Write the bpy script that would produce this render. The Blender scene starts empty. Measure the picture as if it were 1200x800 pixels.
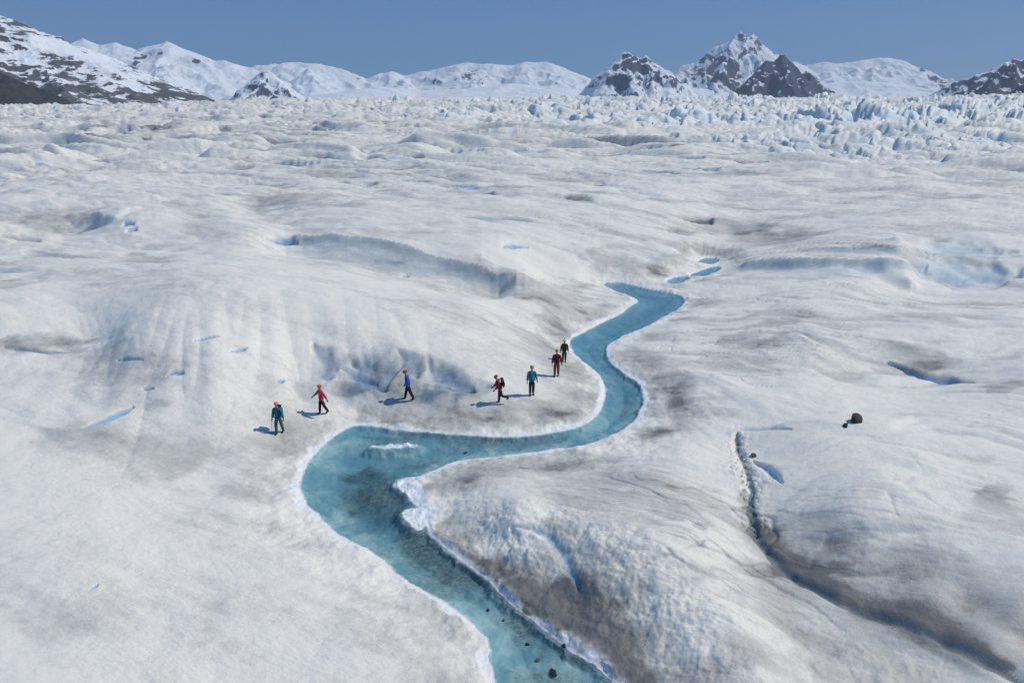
import bpy, math, random
import numpy as np
from mathutils import Vector, Matrix, noise as mnoise
random.seed(7)
rng = np.random.default_rng(7)
C = bpy.context.scene.collection
F = np.float32

# ------------------------------------------------------------------ camera
H = 16.3
PITCH = math.atan(270 / 800)
cp, sp = math.cos(PITCH), math.sin(PITCH)
cam_d = bpy.data.cameras.new('camera'); cam = bpy.data.objects.new('camera', cam_d); C.objects.link(cam)
cam_d.lens = 24; cam_d.sensor_width = 36; cam_d.clip_end = 60000; cam_d.clip_start = 0.3
cam.location = (0, 0, H); cam.rotation_euler = (math.pi / 2 - PITCH, 0, 0)
bpy.context.scene.camera = cam

def ray(px, py):
    a = (px - 600) / 800; b = (400 - py) / 800
    return a, cp + b * sp, -sp + b * cp
def gz(px, py, z=0.0):
    dx, dy, dz = ray(px, py)
    t = (z - H) / dz
    return dx * t, dy * t
def at(px, py, D):
    dx, dy, dz = ray(px, py); t = D / dy
    return (dx * t, D, H + dz * t)

# ------------------------------------------------------------------ noise
_perm = rng.permutation(256).astype(np.int32)
_ang = rng.random(256) * 2 * math.pi
_gx = np.cos(_ang).astype(F); _gy = np.sin(_ang).astype(F)
def pn(x, y, seed=0):
    x = x + seed * 17.13; y = y - seed * 9.71
    xf = np.floor(x); yf = np.floor(y)
    xi = xf.astype(np.int32); yi = yf.astype(np.int32)
    fx = (x - xf).astype(F); fy = (y - yf).astype(F)
    u = fx * fx * fx * (fx * (fx * 6 - 15) + 10); v = fy * fy * fy * (fy * (fy * 6 - 15) + 10)
    x0 = _perm[xi & 255]; x1 = _perm[(xi + 1) & 255]
    def g(xh, yy, ax, ay):
        h = _perm[(xh + yy) & 255]
        return _gx[h] * ax + _gy[h] * ay
    a = g(x0, yi, fx, fy); b = g(x1, yi, fx - 1, fy)
    c = g(x0, yi + 1, fx, fy - 1); d = g(x1, yi + 1, fx - 1, fy - 1)
    return ((a + u * (b - a)) * (1 - v) + (c + u * (d - c)) * v) * 1.5
def fbm(x, y, seed=0, octv=4, gain=.5, lac=2.03):
    s = 0; a = 1; t = 0
    for i in range(octv):
        s = s + a * pn(x, y, seed + i * 3); t += a; a *= gain
        x, y = x * lac * .96 + y * .28 * lac, y * lac * .96 - x * .28 * lac
    return s / t
def billow(x, y, seed=0, octv=3, gain=.45):
    s = 0; a = 1; t = 0
    for i in range(octv):
        n = pn(x, y, seed + i * 5)
        s = s + a * (np.sqrt(n * n + .004) * 2 - .55); t += a; a *= gain
        x, y = x * 1.95 + y * .5, y * 1.95 - x * .5
    return s / t
def ridged(x, y, seed=0, octv=5, gain=.5):
    s = 0; a = 1; t = 0; w = 1
    for i in range(octv):
        n = (1 - np.abs(pn(x, y, seed + i * 5)) * 1.6)
        n = np.clip(n, 0, 1) ** 2
        s = s + a * n * w; w = np.clip(n * 1.6, 0, 1); t += a; a *= gain
        x, y = x * 2.0 + y * .45, y * 2.0 - x * .45
    return s / t
def hash2(ix, iy, k):
    h = _perm[(ix + k * 31) & 255]; h = _perm[(h + iy + k * 7) & 255]; h2 = _perm[(h + (ix >> 8) + k) & 255]
    return (h2 + h / 256.0).astype(F) / 256
def worley(x, y, seed=0):
    xi = np.floor(x).astype(np.int32); yi = np.floor(y).astype(np.int32)
    F1 = np.full(x.shape, 9, F); F2 = np.full(x.shape, 9, F)
    bx = np.zeros(x.shape, F); by = np.zeros(x.shape, F); r1 = np.zeros(x.shape, F); r2 = np.zeros(x.shape, F); r3 = np.zeros(x.shape, F)
    for i in (-1, 0, 1):
        for j in (-1, 0, 1):
            cx = xi + i; cy = yi + j
            ox = hash2(cx, cy, seed + 1); oy = hash2(cx, cy, seed + 2)
            dx = (x - cx - ox).astype(F); dy = (y - cy - oy).astype(F)
            d = np.maximum(np.abs(dx * .9 + dy * .3), np.abs(dy * .9 - dx * .3)) * .6 + np.sqrt(dx * dx + dy * dy) * .5
            m = d < F1
            F2 = np.where(m, F1, np.minimum(F2, d)); F1 = np.where(m, d, F1)
            bx = np.where(m, dx, bx); by = np.where(m, dy, by)
            r1 = np.where(m, hash2(cx, cy, seed + 3), r1); r2 = np.where(m, hash2(cx, cy, seed + 4), r2); r3 = np.where(m, hash2(cx, cy, seed + 5), r3)
    return F1, F2, bx, by, r1, r2, r3
def ss(a, b, x):
    t = np.clip((x - a) / (b - a), 0, 1)
    return t * t * (3 - 2 * t)

# ------------------------------------------------------------------ large shapes of the near glacier (thin-plate through surveyed heights)
ctrl = [
 # stream corridor
 (350,560,.4),(420,500,.4),(480,505,.4),(560,515,.4),(640,510,.4),(705,480,.4),(708,450,.4),(670,410,.45),(700,380,.4),(760,350,.4),(800,350,.4),
 (750,400,.4),(755,470,.4),(720,510,.4),(640,530,.4),(560,540,.4),(490,570,.4),(505,620,.45),(560,675,.45),(640,738,.45),(710,795,.45),(570,760,.4),
 (480,680,.4),(400,630,.4),(820,345,.5),
 # walkers' bench
 (320,510,.6),(380,485,.65),(480,470,.6),(585,473,.6),(622,463,.6),(650,441,.7),(661,424,.7),(600,500,.6),
 # big hump behind the walkers
 (400,398,3.0),(470,392,3.1),(540,392,2.7),(600,392,1.7),(640,385,1.1),(600,358,1.9),(560,348,2.5),(450,340,3.9),(340,320,4.8),(230,313,5.2),(100,342,4.8),
 (0,366,4.6),(330,440,1.9),(250,440,2.8),(150,390,3.6),(0,405,3.0),(60,406,2.9),(120,404,3.1),(100,450,2.7),(200,490,1.9),(260,520,1.1),(300,560,.75),(350,455,1.4),
 # foreground left swell
 (0,600,2.3),(100,620,2.0),(150,750,1.9),(0,800,2.2),(300,700,1.3),(400,760,1.1),(480,790,.9),(250,600,.9),(0,500,2.2),(-150,600,2.3),(-150,800,2.3),(300,830,1.2),(500,900,.8),
 # trough and second ridge behind the hump
 (330,291,3.4),(440,318,2.2),(540,334,1.5),(590,343,1.3),(300,272,5.8),(400,268,6.0),(480,282,5.2),(560,306,4.2),(600,325,2.6),(200,290,3.6),
 (700,322,.9),(640,332,1.3),(780,325,.7),(840,312,.8),(620,300,3.6),(660,290,3.6),
 (0,312,3.6),(60,300,4.2),(150,252,6.6),(215,252,6.6),(100,272,3.4),(0,268,3.8),(300,245,5.4),(300,220,7),(0,222,6.2),(400,235,6.4),
 (600,250,6.5),(700,275,4.2),(800,290,2.2),(600,215,7.5),(850,275,2.0),(900,262,3.4),(760,235,6),(500,245,6.6),(680,305,2.4),
 # right middle
 (880,318,1.6),(950,302,3.4),(1040,282,5.0),(1150,279,5.2),(1200,283,5.0),(1050,338,1.8),(1120,338,1.4),(1200,342,2),(900,336,1.6),(1350,300,4.5),
 (850,400,1.2),(950,375,2.4),(1100,372,3.0),(1200,372,3.0),(900,450,1.5),(1050,428,1.3),(1100,442,1.2),(1200,450,2.4),(820,450,1.2),(770,430,.7),(790,380,.8),
 (1350,450,2.4),(1350,600,3.0),(1350,800,3.0),(980,480,1.8),
 # right foreground humps and the groove between them
 (868,500,1.0),(800,530,1.3),(760,555,1.7),(690,590,2.1),(750,610,2.4),(800,690,2.3),(850,780,2.0),(780,560,1.7),(830,620,2.0),
 (866,520,.9),(878,590,.9),(884,620,.85),(940,680,.6),(1010,715,.5),(1100,755,.4),(1190,798,.3),
 (950,512,2.5),(1050,512,3.0),(1000,590,3.0),(1100,610,3.0),(1200,640,2.9),(1190,730,1.7),(1100,710,1.3),(1000,665,1.5),(940,600,1.9),(1200,500,2.6),(900,560,1.5),
 (560,630,1.2),(620,670,1.35),(610,612,2.3),(700,700,2.2),(740,770,1.4),(580,570,1.2),(535,568,.75),(900,880,1.4),(650,565,1.5),(660,640,2.2),
]
cw = []
HS = .62
for px, py, z in ctrl:
    z = .4 + (z - .4) * HS * (1.42 if 140 < px < 620 and 310 < py < 462 and z > 1.5 else 1)
    x, y = gz(px, py, z); cw.append((x / y, math.log(y), z))
# far rim
for a in (-1.7, -1.2, -.75, -.4, 0, .4, .75, 1.2, 1.7):
    for Y, z in ((125, 3.1), (170, 3.5), (240, 4.0)): cw.append((a, math.log(Y), z))
for a in (-1.7, -1.2, 1.2, 1.7):
    for Y in (8, 14, 22, 40, 70): cw.append((a, math.log(Y), 1.6))
for a in (-.4, 0, .4): cw.append((a, math.log(7.5), .9))
cw = np.array(cw)
US = 1.6
P = np.c_[cw[:, 0] * US, cw[:, 1]]
def tps(r2): return .5 * r2 * np.log(r2 + 1e-9)
n = len(P)
K = tps(((P[:, None] - P[None]) ** 2).sum(-1)) + np.eye(n) * 2e-4
A_ = np.zeros((n + 3, n + 3)); A_[:n, :n] = K; A_[:n, n] = 1; A_[:n, n + 1:] = P; A_[n, :n] = 1; A_[n + 1:, :n] = P.T
W = np.linalg.solve(A_, np.r_[cw[:, 2], 0, 0, 0])
ua = np.linspace(-1.7, 1.7, 260); va = np.linspace(math.log(5), math.log(260), 260)
UU, VV = np.meshgrid(ua * US, va)
G0 = W[n] + W[n + 1] * UU + W[n + 2] * VV
for i in range(n):
    G0 += W[i] * tps((UU - P[i, 0]) ** 2 + (VV - P[i, 1]) ** 2)
G0 = np.maximum(G0, .25)
def bil(G, u, v):
    u = np.clip(u, 0, G.shape[1] - 1.001); v = np.clip(v, 0, G.shape[0] - 1.001)
    i = u.astype(np.int32); j = v.astype(np.int32); fu = u - i; fv = v - j
    return (G[j, i] * (1 - fu) + G[j, i + 1] * fu) * (1 - fv) + (G[j + 1, i] * (1 - fu) + G[j + 1, i + 1] * fu) * fv
def z0(x, y):
    x = np.asarray(x, float); y = np.asarray(y, float)
    return bil(G0, (x / y - ua[0]) / (ua[1] - ua[0]), (np.log(y) - va[0]) / (va[1] - va[0]))
def hit0(px, py):
    z = 1.5
    for _ in range(12):
        x, y = gz(px, py, z); z = .5 * z + .5 * float(z0(x, min(y, 250)))
    return gz(px, py, z)

# ------------------------------------------------------------------ glacier grid
s = 1900.0; ys = []
Y = H * 844 / s
while Y < 12800:
    ys.append(Y)
    sc = H * 844 / Y
    st = 1.0 if sc < 980 else 8
    Y *= 1 + min(st / sc, .0056 if Y < 320 else .0075 if Y < 6500 else .03)
ys = np.array(ys)
half = np.linspace(0, .8, 560)
cols = np.r_[half, .8 + np.linspace(0, 1, 91)[1:] ** 1.3 * .9]
cols = np.r_[-cols[:0:-1], cols]
AA, YY = np.meshgrid(cols, ys)
X = (AA * YY); Yv = YY
NR, NC = X.shape
x = X.ravel(); y = Yv.ravel(); x = x.astype(np.float64); a_ = AA.ravel()
D = np.sqrt(x * x + y * y)
near = z0(x, np.minimum(y, 255))
ramp = 3.3 - .0035 * np.clip(y - 150, 0, 350) + (.0188 - .0093 * ss(-.22, -.55, a_)) * np.maximum(y - 500, 0) + .35 * np.maximum(0, (y - 6500)) * .02
ramp = ramp + np.clip(x - .35 * y, 0, None) * .006 * ss(200, 1200, y)
wfar = ss(95, 190, y)
z = near * (1 - wfar) + ramp * wfar

# stream polygon (water level 0)
LB = [(583,830),(580,800),(571,772),(575,757),(564,743),(544,722),(520,707),(496,694),(468,676),(448,656),(430,644),(408,634),(388,622),(376,608),(358,590),(351,576),(352,560),(364,536),(380,520),(396,508),(416,497),
      (444,500),(476,505),(500,506),(540,510),(588,512),(620,511),(660,505),(684,498),(700,486),(708,470),(709,455),(703,440),(690,429),(675,418),(667,406),(668,397),(685,389),(707,377),(728,368),(734,361),(752,352),(730,345),(711,337),(704,332),(726,330)]
RB = [(760,339),(797,345),(805,352),(797,362),(782,369),(760,382),(730,394),(714,403),(710,412),(717,427),(737,441),(751,450),(756,465),(752,482),(742,497),(716,512),(688,522),(644,528),(596,534),(556,538),(528,542),(508,552),(488,560),(470,567),(460,570),(472,574),(482,586),(500,602),(501,624),(520,640),(544,660),(572,680),(588,698),(612,720),(636,736),(652,752),(680,772),(708,788),(722,804),(740,835)]
# continue beneath the frame
pts = [(583 + 10, 1000)] + LB + RB + [(800, 1000)]
river = [gz(*p) for p in pts]
def chaikin(p, k=2):
    for _ in range(k):
        q = []
        for i in range(len(p)):
            a, b = p[i], p[(i + 1) % len(p)]
            q += [(a[0] * .75 + b[0] * .25, a[1] * .75 + b[1] * .25), (a[0] * .25 + b[0] * .75, a[1] * .25 + b[1] * .75)]
        p = q
    return p
river = chaikin(river, 2)
ponds = [[(784,329),(795,324),(806,323),(800,327),(790,330)], [(812,321),(822,318),(834,313),(843,311),(838,316),(826,320),(816,323)], [(820,306),(830,301),(840,302),(836,306),(826,308)]]
ponds = [chaikin([gz(px, py, .15) for px, py in p], 2) for p in ponds]
def poly_sd(px_, py_, poly):
    """signed distance, negative inside"""
    d = np.full(px_.shape, 1e9); ins = np.zeros(px_.shape, bool)
    m = len(poly)
    for i in range(m):
        ax, ay = poly[i]; bx, by = poly[(i + 1) % m]
        ex, ey = bx - ax, by - ay; L = ex * ex + ey * ey + 1e-12
        t = np.clip(((px_ - ax) * ex + (py_ - ay) * ey) / L, 0, 1)
        d = np.minimum(d, (px_ - ax - t * ex) ** 2 + (py_ - ay - t * ey) ** 2)
        c = (ay > py_) != (by > py_)
        ins ^= c & (px_ < (bx - ax) * (py_ - ay) / (by - ay + 1e-12) + ax)
    d = np.sqrt(d)
    return np.where(ins, -d, d)
def sub(poly, mrg):
    q = np.array(poly)
    return np.nonzero((x > q[:, 0].min() - mrg) & (x < q[:, 0].max() + mrg) & (y > q[:, 1].min() - mrg) & (y < q[:, 1].max() + mrg))[0]
wob = fbm(x * .8, y * .8, 5, 4, .6) * .42 + fbm(x * 2.8, y * 2.8, 6, 3) * .14
sd = np.full(x.shape, 50.0)
idx = sub(river, 14); sd[idx] = poly_sd(x[idx], y[idx], river)
for p in ponds:
    idx = sub(p, 6); sd[idx] = np.minimum(sd[idx], poly_sd(x[idx], y[idx], p) - .45)
sd = sd + wob * np.clip(np.abs(sd) * 3, .3, 1)

def stroke(pts, wl, wr=None, taper=.15, conv=hit0, wa=1.0):
    """returns idx, mask 0..1 around a polyline given in photograph survey points"""
    wr = wr or wl
    q = [conv(*p) for p in pts]
    wm = max(wl, wr) * 3
    idx = sub(q, wm)
    X_, Y_ = x[idx], y[idx]
    X_ = X_ + wobx[idx] * min(wl, 1.5) * wa ; Y_ = Y_ + woby[idx] * min(wl, 1.5) * wa
    L = [0]
    for i in range(len(q) - 1): L.append(L[-1] + math.hypot(q[i + 1][0] - q[i][0], q[i + 1][1] - q[i][1]))
    best = np.full(X_.shape, 1e9); tb = np.zeros(X_.shape); sg = np.zeros(X_.shape)
    for i in range(len(q) - 1):
        ax, ay = q[i]; ex, ey = q[i + 1][0] - ax, q[i + 1][1] - ay; l2 = ex * ex + ey * ey + 1e-9
        tr = ((X_ - ax) * ex + (Y_ - ay) * ey) / l2; t = np.clip(tr, 0, 1)
        d = (X_ - ax - t * ex) ** 2 + (Y_ - ay - t * ey) ** 2
        c = ex * (Y_ - ay) - ey * (X_ - ax)
        m = d < best; best = np.where(m, d, best); tb = np.where(m, (L[i] + t * math.sqrt(l2)) / L[-1], tb); sg = np.where(m, np.sign(c), sg)
    d = np.sqrt(best); w = np.where(sg > 0, wl, wr)
    w = w * (.25 + .75 * ss(0, taper, tb) * ss(0, taper, 1 - tb))
    return idx, np.exp(-(d / w) ** 2), sg, d
wobx = fbm(x * .45, y * .45, 11, 3, .35) * .9; woby = fbm(x * .45, y * .45, 12, 3, .35) * .9

dirt_shade = np.zeros(x.shape); blue = np.zeros(x.shape)  # grime and blue ice, plus shade painted on hollows and scarps

# general relief: rounded swells with sharp troughs, growing rougher with distance
ca, sa = math.cos(math.radians(-24)), math.sin(math.radians(-24))
u = x * ca + y * sa; v = -x * sa + y * ca        # u runs along the flow streaks
bank = ss(.2, 5, sd)
b1 = billow(u / 9, v / 3.6, 21, 3); cu = u + fbm(x / 90, y / 90, 33, 2) * 45; cv = v + fbm(x / 80, y / 80, 34, 2) * 34
b2 = billow(cu / 52, cv / 14, 31, 2, .35); b3 = billow(cu / 150, cv / 44, 41, 3, .35)
z += b1 * .16 * ss(22, 60, D) * bank + b1 * .38 * ss(50, 120, D) * (1 - .6 * ss(160, 400, D)) * bank
z += b2 * (.95 * ss(45, 120, D)) * bank + b2 * 3.2 * ss(110, 300, D)
z += b3 * (5.5 * ss(95, 300, D) + 8 * ss(350, 1500, D)) * (1 - .6 * ss(4500, 6500, D))
b4 = billow(u / 330, v / 170, 51, 3); z += b4 * (3 * ss(250, 600, D) + 20 * ss(700, 2600, D)) * (1 - .6 * ss(5000, 7000, D))
wu = u + fbm(x / 70, y / 70, 62, 3) * 30; wv = v + fbm(x / 55, y / 55, 63, 3) * 26 + .0009 * (u - 40) ** 2 * ss(300, 100, D)
bandA = fbm(wu / 26, wv / 3.6, 64, 4, .55); bandB = fbm(wu / 80, wv / 12, 65, 4, .55)
mb = ss(50, 120, D) * bank
z += (bandA * .38 * (1 - ss(300, 600, D)) + bandB * (1.0 * ss(90, 250, D) + 2.4 * ss(400, 1200, D))) * mb
nu = u + fbm(x / 14, y / 14, 68, 3) * 7; nv = v + fbm(x / 12, y / 12, 69, 3) * 5
lobe = billow(nu / 11, nv / 3.8, 70, 3, .45); nl = (1 - ss(60, 100, D)) * ss(.8, 5, sd) * (.35 + .65 * ss(-.05, .2, a_))
z += lobe * .30 * nl
f1 = fbm(x / 2.3, y / 2.3, 61, 4)
z += f1 * .06 * bank + fbm(x / 6, y / 6, 66, 2) * .14 * bank
fine = fbm(x * 1.3, y * 1.3, 71, 4, .6); z += fine * .028 * ss(.0, 1.2, sd) * (D < 160)
fine2 = fbm(u * 2.2, v * 6.5, 81, 3, .6) * (D < 60); z += fine2 * .016 * ss(.0, .8, sd)
pm = ss(-.1, .3, fbm(x / 12, y / 12, 171, 2)) * (1 - ss(70, 110, D)) * bank * (.12 + .88 * ss(-.05, .15, a_))
for (lu, lv, dp, wd_, sd_) in ((9, 2.4, .07, .035, 173), (4, 1.1, .035, .05, 177), (16, 5, .12, .022, 179)):
    rn = np.exp(-(pn(u / lu + fbm(x / 3, y / 3, sd_ + 1, 2) * .25, v / lv + fbm(x / 4, y / 4, sd_ + 2, 3) * .6, sd_) / wd_) ** 2) * pm
    z -= rn * dp * .6; dirt_shade += rn * .16
# vertical fluting on the hump face above the walkers
q = hit0(300, 400)
fm = np.exp(-(((x - q[0]) / 14) ** 2 + ((y - q[1] + 3) / 9) ** 2))
z += fm * (np.abs(pn((x + y * .35) * .55, (y - x * .2) * .06, 91)) - .25) * .26 * bank

# seracs of the far icefall
far = np.nonzero((y > 120) & (y < 9000))[0]
xs, yz = x[far], y[far]
am = a_[far]
lim = 1000 - 650 * ss(-.55, .05, am) - 165 * ss(0, .4, am)
S = ss(lim * .8, lim * 1.9, yz + fbm(xs / 150, yz / 150, 95, 3) * 260) * (.35 + .65 * ss(-.25, .35, am + fbm(xs / 400, yz / 400, 96, 2) * .3)) * (.25 + .95 * ss(-.25, .35, fbm(xs / 170, yz / 260, 99, 3))) * (1 - .75 * ss(4200, 6200, yz))
zz = np.zeros(far.shape)
for (cs, amp, sd_) in ((9, 2.2, 23), (22, 4.2, 3), (48, 9.5, 13), (105, 17, 43)):
    wx = xs + fbm(xs / cs / 1.3, yz / cs / 1.3, 97 + sd_, 3) * cs * .8; wy = yz + fbm(xs / cs / 1.3, yz / cs / 1.3, 98 + sd_, 3) * cs * .8
    F1, F2, bx, by, r1, r2, r3 = worley(wx / cs, wy / cs * .8, sd_)
    e = ss(0.02, .28, F2 - F1)
    blk = (r1 * .75 - (.25 + 1.1 * r2) * bx + (r3 - .5) * by * 1.3) * e - (1 - e) * .3
    fade = (1 - .9 * ss(250, 700, yz)) if cs < 12 else ss(170, 380, yz) * (1 - .5 * ss(1200, 2500, yz)) if cs < 30 else ss(330, 800, yz) * (1 - .6 * ss(1500, 3500, yz)) if cs < 80 else ss(1000, 2200, yz) * (1 - .4 * ss(3500, 6000, yz))
    zz += blk * amp * fade
z[far] += zz * S
# dark troughs of the middle distance, coloured with painted crevasse shade and grime
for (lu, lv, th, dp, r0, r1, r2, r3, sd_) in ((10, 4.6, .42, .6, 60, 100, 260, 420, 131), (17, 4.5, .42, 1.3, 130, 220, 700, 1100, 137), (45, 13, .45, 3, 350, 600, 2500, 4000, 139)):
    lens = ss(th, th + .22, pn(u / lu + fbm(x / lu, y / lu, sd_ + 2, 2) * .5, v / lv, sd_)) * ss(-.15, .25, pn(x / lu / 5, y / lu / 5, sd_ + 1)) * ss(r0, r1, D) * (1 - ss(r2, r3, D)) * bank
    z -= lens * dp; tint = ss(-.3, .3, pn(x / lu / 3, y / lu / 3, sd_ + 4)); blue += lens * .75 * tint; dirt_shade += lens * .6 * (1 - tint)
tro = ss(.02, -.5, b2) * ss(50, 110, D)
dirt_shade += tro * .22

# hollows, scarps, crevasses ---------------------------------------
def carve(pts, w, depth, bl=.8, wr=None, taper=.3, dr=0):
    idx, m, sg, d = stroke(pts, w, wr, taper, wa=.25)
    z[idx] -= depth * m
    blue[idx] = np.maximum(blue[idx], bl * 1.2 * ss(.15, .5, m)); dirt_shade[idx] += dr * m
def scarp(pts, w, h, bl=.0, w2=None, taper=.3, dr=0):
    """ground stays on one side (left of the line) and drops sharply on the other"""
    idx, m, sg, d = stroke(pts, w, w2, taper)
    z[idx] += h * np.where(sg > 0, m, m * .15 + .85 * np.exp(-(d / .25) ** 2))
    blue[idx] = np.maximum(blue[idx], bl * np.where(sg < 0, ss(.3, .9, m), 0)); dirt_shade[idx] += dr * np.where(sg < 0, m, 0)
for pts_, w, dp in [([(98,502),(125,492),(155,477)], .24, .34), ([(228,399),(258,395)], .14, .25), ([(137,422),(167,420)], .10, .2), ([(196,442),(204,437),(216,437)], .13, .2),
                    ([(270,412),(290,408)], .1, .3), ([(5,408),(40,409),(78,412)], .14, .6), ([(312,278),(330,281),(347,284)], .7, .9), ([(590,289),(602,287),(617,290)], .5, .8), ([(166,455),(180,456)], .1, .3), ([(325,450),(333,448)], .09, .3), ([(146,262),(156,264)], .5, .6), ([(148,270),(160,269)], .5, .6),
                    ([(468,323),(480,321)], .2, .4), 
                    ([(105,690),(115,684)], .05, .1)]:
    carve(pts_, w, dp)
# hooked trench on the near right hump
idx, m, sg, d = stroke([(600,604),(622,602),(645,612),(662,630),(668,645),(677,665)], .2, .2, .3); z[idx] -= .34 * m; blue[idx] = np.maximum(blue[idx], .45 * ss(.3, .8, m))
idx, m, sg, d = stroke([(640,604),(668,610),(690,632),(694,668)], 1.1, 1.1, .3); z[idx] += .12 * m
# groove with trickle between the right humps
idx, m, sg, d = stroke([(862,505),(866,522),(876,548),(882,575),(880,600),(884,625),(905,650),(935,680),(985,706),(1040,726),(1100,753),(1190,800),(1240,830)], .20, .20, .02)
dirt_shade[idx] += .9 * ss(.5, 1, m)
z[idx] -= .24 * m * (.75 + .5 * fbm(x[idx] * 1.2, y[idx] * 1.2, 7, 2)); blue[idx] = np.maximum(blue[idx], .15 * ss(.5, .9, m))
idx, m, sg, d = stroke([(884,538),(900,552),(915,566)], .17, .17, .3); z[idx] -= .25 * m; blue[idx] = np.maximum(blue[idx], .8 * ss(.4, .8, m))
idx, m, sg, d = stroke([(858,500),(900,502),(925,505)], .2, .2, .3); z[idx] -= .15 * m; blue[idx] = np.maximum(blue[idx], .5 * ss(.4, .8, m))
idx, m, sg, d = stroke([(1040,424),(1060,431),(1080,441),(1100,444),(1142,446)], .55, .45, .3); z[idx] -= .5 * m; blue[idx] = np.maximum(blue[idx], .9 * ss(.35, .8, m)); dirt_shade[idx] += .3 * (m * (1 - m) * 4)
# broken ice rubble along the groove
idx, m, sg, d = stroke([(862,500),(870,540),(880,575),(876,600),(886,630)], .55, .55, .1)
F1, F2, bx, by, r1, r2, r3 = worley(x[idx] * 3.2, y[idx] * 3.2, 41)
z[idx] += m * (.15 * r1 * ss(0, .3, F2 - F1) - .05)
# hollows in the face above the walkers, their shade painted in blue and grey
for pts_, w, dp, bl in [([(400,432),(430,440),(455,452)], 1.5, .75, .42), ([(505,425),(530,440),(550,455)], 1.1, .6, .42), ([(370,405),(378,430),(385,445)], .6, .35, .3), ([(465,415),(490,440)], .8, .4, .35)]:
    idx, m, sg, d = stroke(pts_, w, w * .7, .3); z[idx] -= dp * .7 * m; blue[idx] = np.maximum(blue[idx], bl * m); dirt_shade[idx] += .3 * m
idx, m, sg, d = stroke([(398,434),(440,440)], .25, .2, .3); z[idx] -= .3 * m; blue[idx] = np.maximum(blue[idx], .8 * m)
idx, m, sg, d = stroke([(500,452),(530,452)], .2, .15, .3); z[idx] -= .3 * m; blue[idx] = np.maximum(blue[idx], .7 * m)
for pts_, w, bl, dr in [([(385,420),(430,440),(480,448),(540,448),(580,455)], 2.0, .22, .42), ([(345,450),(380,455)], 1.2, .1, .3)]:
    idx, m, sg, d = stroke(pts_, w, w, .3); mm = m * (.5 + .9 * ss(-.3, .4, fbm(x[idx] * .9, y[idx] * .5, 44, 4))); blue[idx] = np.maximum(blue[idx], bl * mm); dirt_shade[idx] += dr * mm  # broad blue-grey wash painting the shade of this face
# scarps of the middle distance
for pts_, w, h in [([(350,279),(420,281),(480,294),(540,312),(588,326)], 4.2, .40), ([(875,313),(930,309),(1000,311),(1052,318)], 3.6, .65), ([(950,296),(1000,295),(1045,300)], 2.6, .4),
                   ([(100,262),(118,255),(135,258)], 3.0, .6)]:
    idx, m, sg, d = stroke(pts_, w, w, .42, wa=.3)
    z[idx] += h * np.where(sg > 0, m, np.exp(-(d / .8) ** 2)); dirt_shade[idx] += .3 * np.where(sg < 0, m, 0); blue[idx] = np.maximum(blue[idx], .24 * np.where(sg < 0, ss(.05, .6, m), 0))  # grey and blue on the drop side paint the scarp's shade
idx, m, sg, d = stroke([(1052,286),(1048,302),(1056,325),(1066,336)], 2.4, 3.4, .4, wa=.2); z[idx] += .65 * m
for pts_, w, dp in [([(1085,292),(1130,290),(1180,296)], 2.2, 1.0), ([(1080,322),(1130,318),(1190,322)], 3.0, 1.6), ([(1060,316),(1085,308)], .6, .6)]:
    idx, m, sg, d = stroke(pts_, w, w, .3); z[idx] -= dp * .6 * m; blue[idx] = np.maximum(blue[idx], .45 * m)  # blue colour paints the shade inside these hollows

# dirt patches -------------------------------------------------------
for pts_, w, st in [([(874,598),(895,632),(940,668),(1000,702),(1090,738),(1190,788)], .6, .95), ([(990,660),(1060,690),(1150,740),(1240,780)], 1.2, .4), ([(870,575),(880,610)], .35, .8),
                    ([(512,600),(540,645),(590,690),(650,735),(720,780),(760,820)], 1.2, .8), ([(560,640),(620,690),(700,740),(750,790)], 1.3, .65), ([(705,745),(740,775)], .7, .7), ([(640,600),(690,660),(760,770)], 1.3, .38),
                    ([(495,566),(530,562),(570,556)], .7, .4), ([(610,545),(680,538),(740,530)], .7, .35), ([(740,505),(790,500)], .8, .45), ([(735,425),(775,445),(800,470)], 1.3, .4),
                    ([(0,403),(50,402),(115,398)], 1.2, .8), ([(100,412),(150,440),(190,470)], 2.2, .3), ([(60,500),(150,520),(250,540)], 2.2, .35), ([(340,500),(300,540),(330,580)], 1.5, .3),
                    ([(560,486),(620,492),(680,478)], 1.2, .45), ([(420,478),(500,488),(560,492)], 1.1, .35), ([(400,455),(470,462),(560,462)], 1.3, .35), ([(640,365),(665,385),(672,395)], 1.4, .6),
                    ([(600,345),(640,360),(700,372)], 1.6, .45), ([(620,352),(700,350)], 1.6, .4), ([(0,250),(60,262),(110,268)], 4, .5), ([(100,152),(160,148),(185,153)], 22, .8), ([(0,168),(60,163),(130,160)], 26, .5),
                    ([(860,272),(940,274),(965,272)], 4, .6), ([(820,258),(900,268)], 4, .4), ([(160,300),(210,310)], 2, .3), ([(0,330),(30,335)], 2, .4), ([(150,297),(175,298)], 1, .5),
                    ([(880,365),(950,370)], 2.5, .3), ([(1040,400),(1080,415),(1120,425)], 1.3, .45), ([(850,395),(900,400)], 1.5, .35), ([(1150,575),(1200,590)], 1.0, .7), ([(1165,450),(1200,455)], 1, .5),
                    ([(940,600),(1010,640)], .6, .3), ([(930,668),(915,700),(940,760)], 1.4, .45), ([(870,770),(960,780),(1080,790)], 1.8, .3), ([(1020,580),(1060,575)], .9, .25), ([(300,232),(360,236),(420,244)], 5, .35),
                    ([(370,200),(470,206)], 9, .35), ([(560,300),(620,330),(680,335)], 2.2, .35), ([(680,290),(780,318)], 2.5, .35), ([(440,310),(480,306)], 1.8, .3)]:
    idx, m, sg, d = stroke(pts_, w, w, .2); dirt_shade[idx] += st * m * (.75 + .5 * f1[idx])

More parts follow.
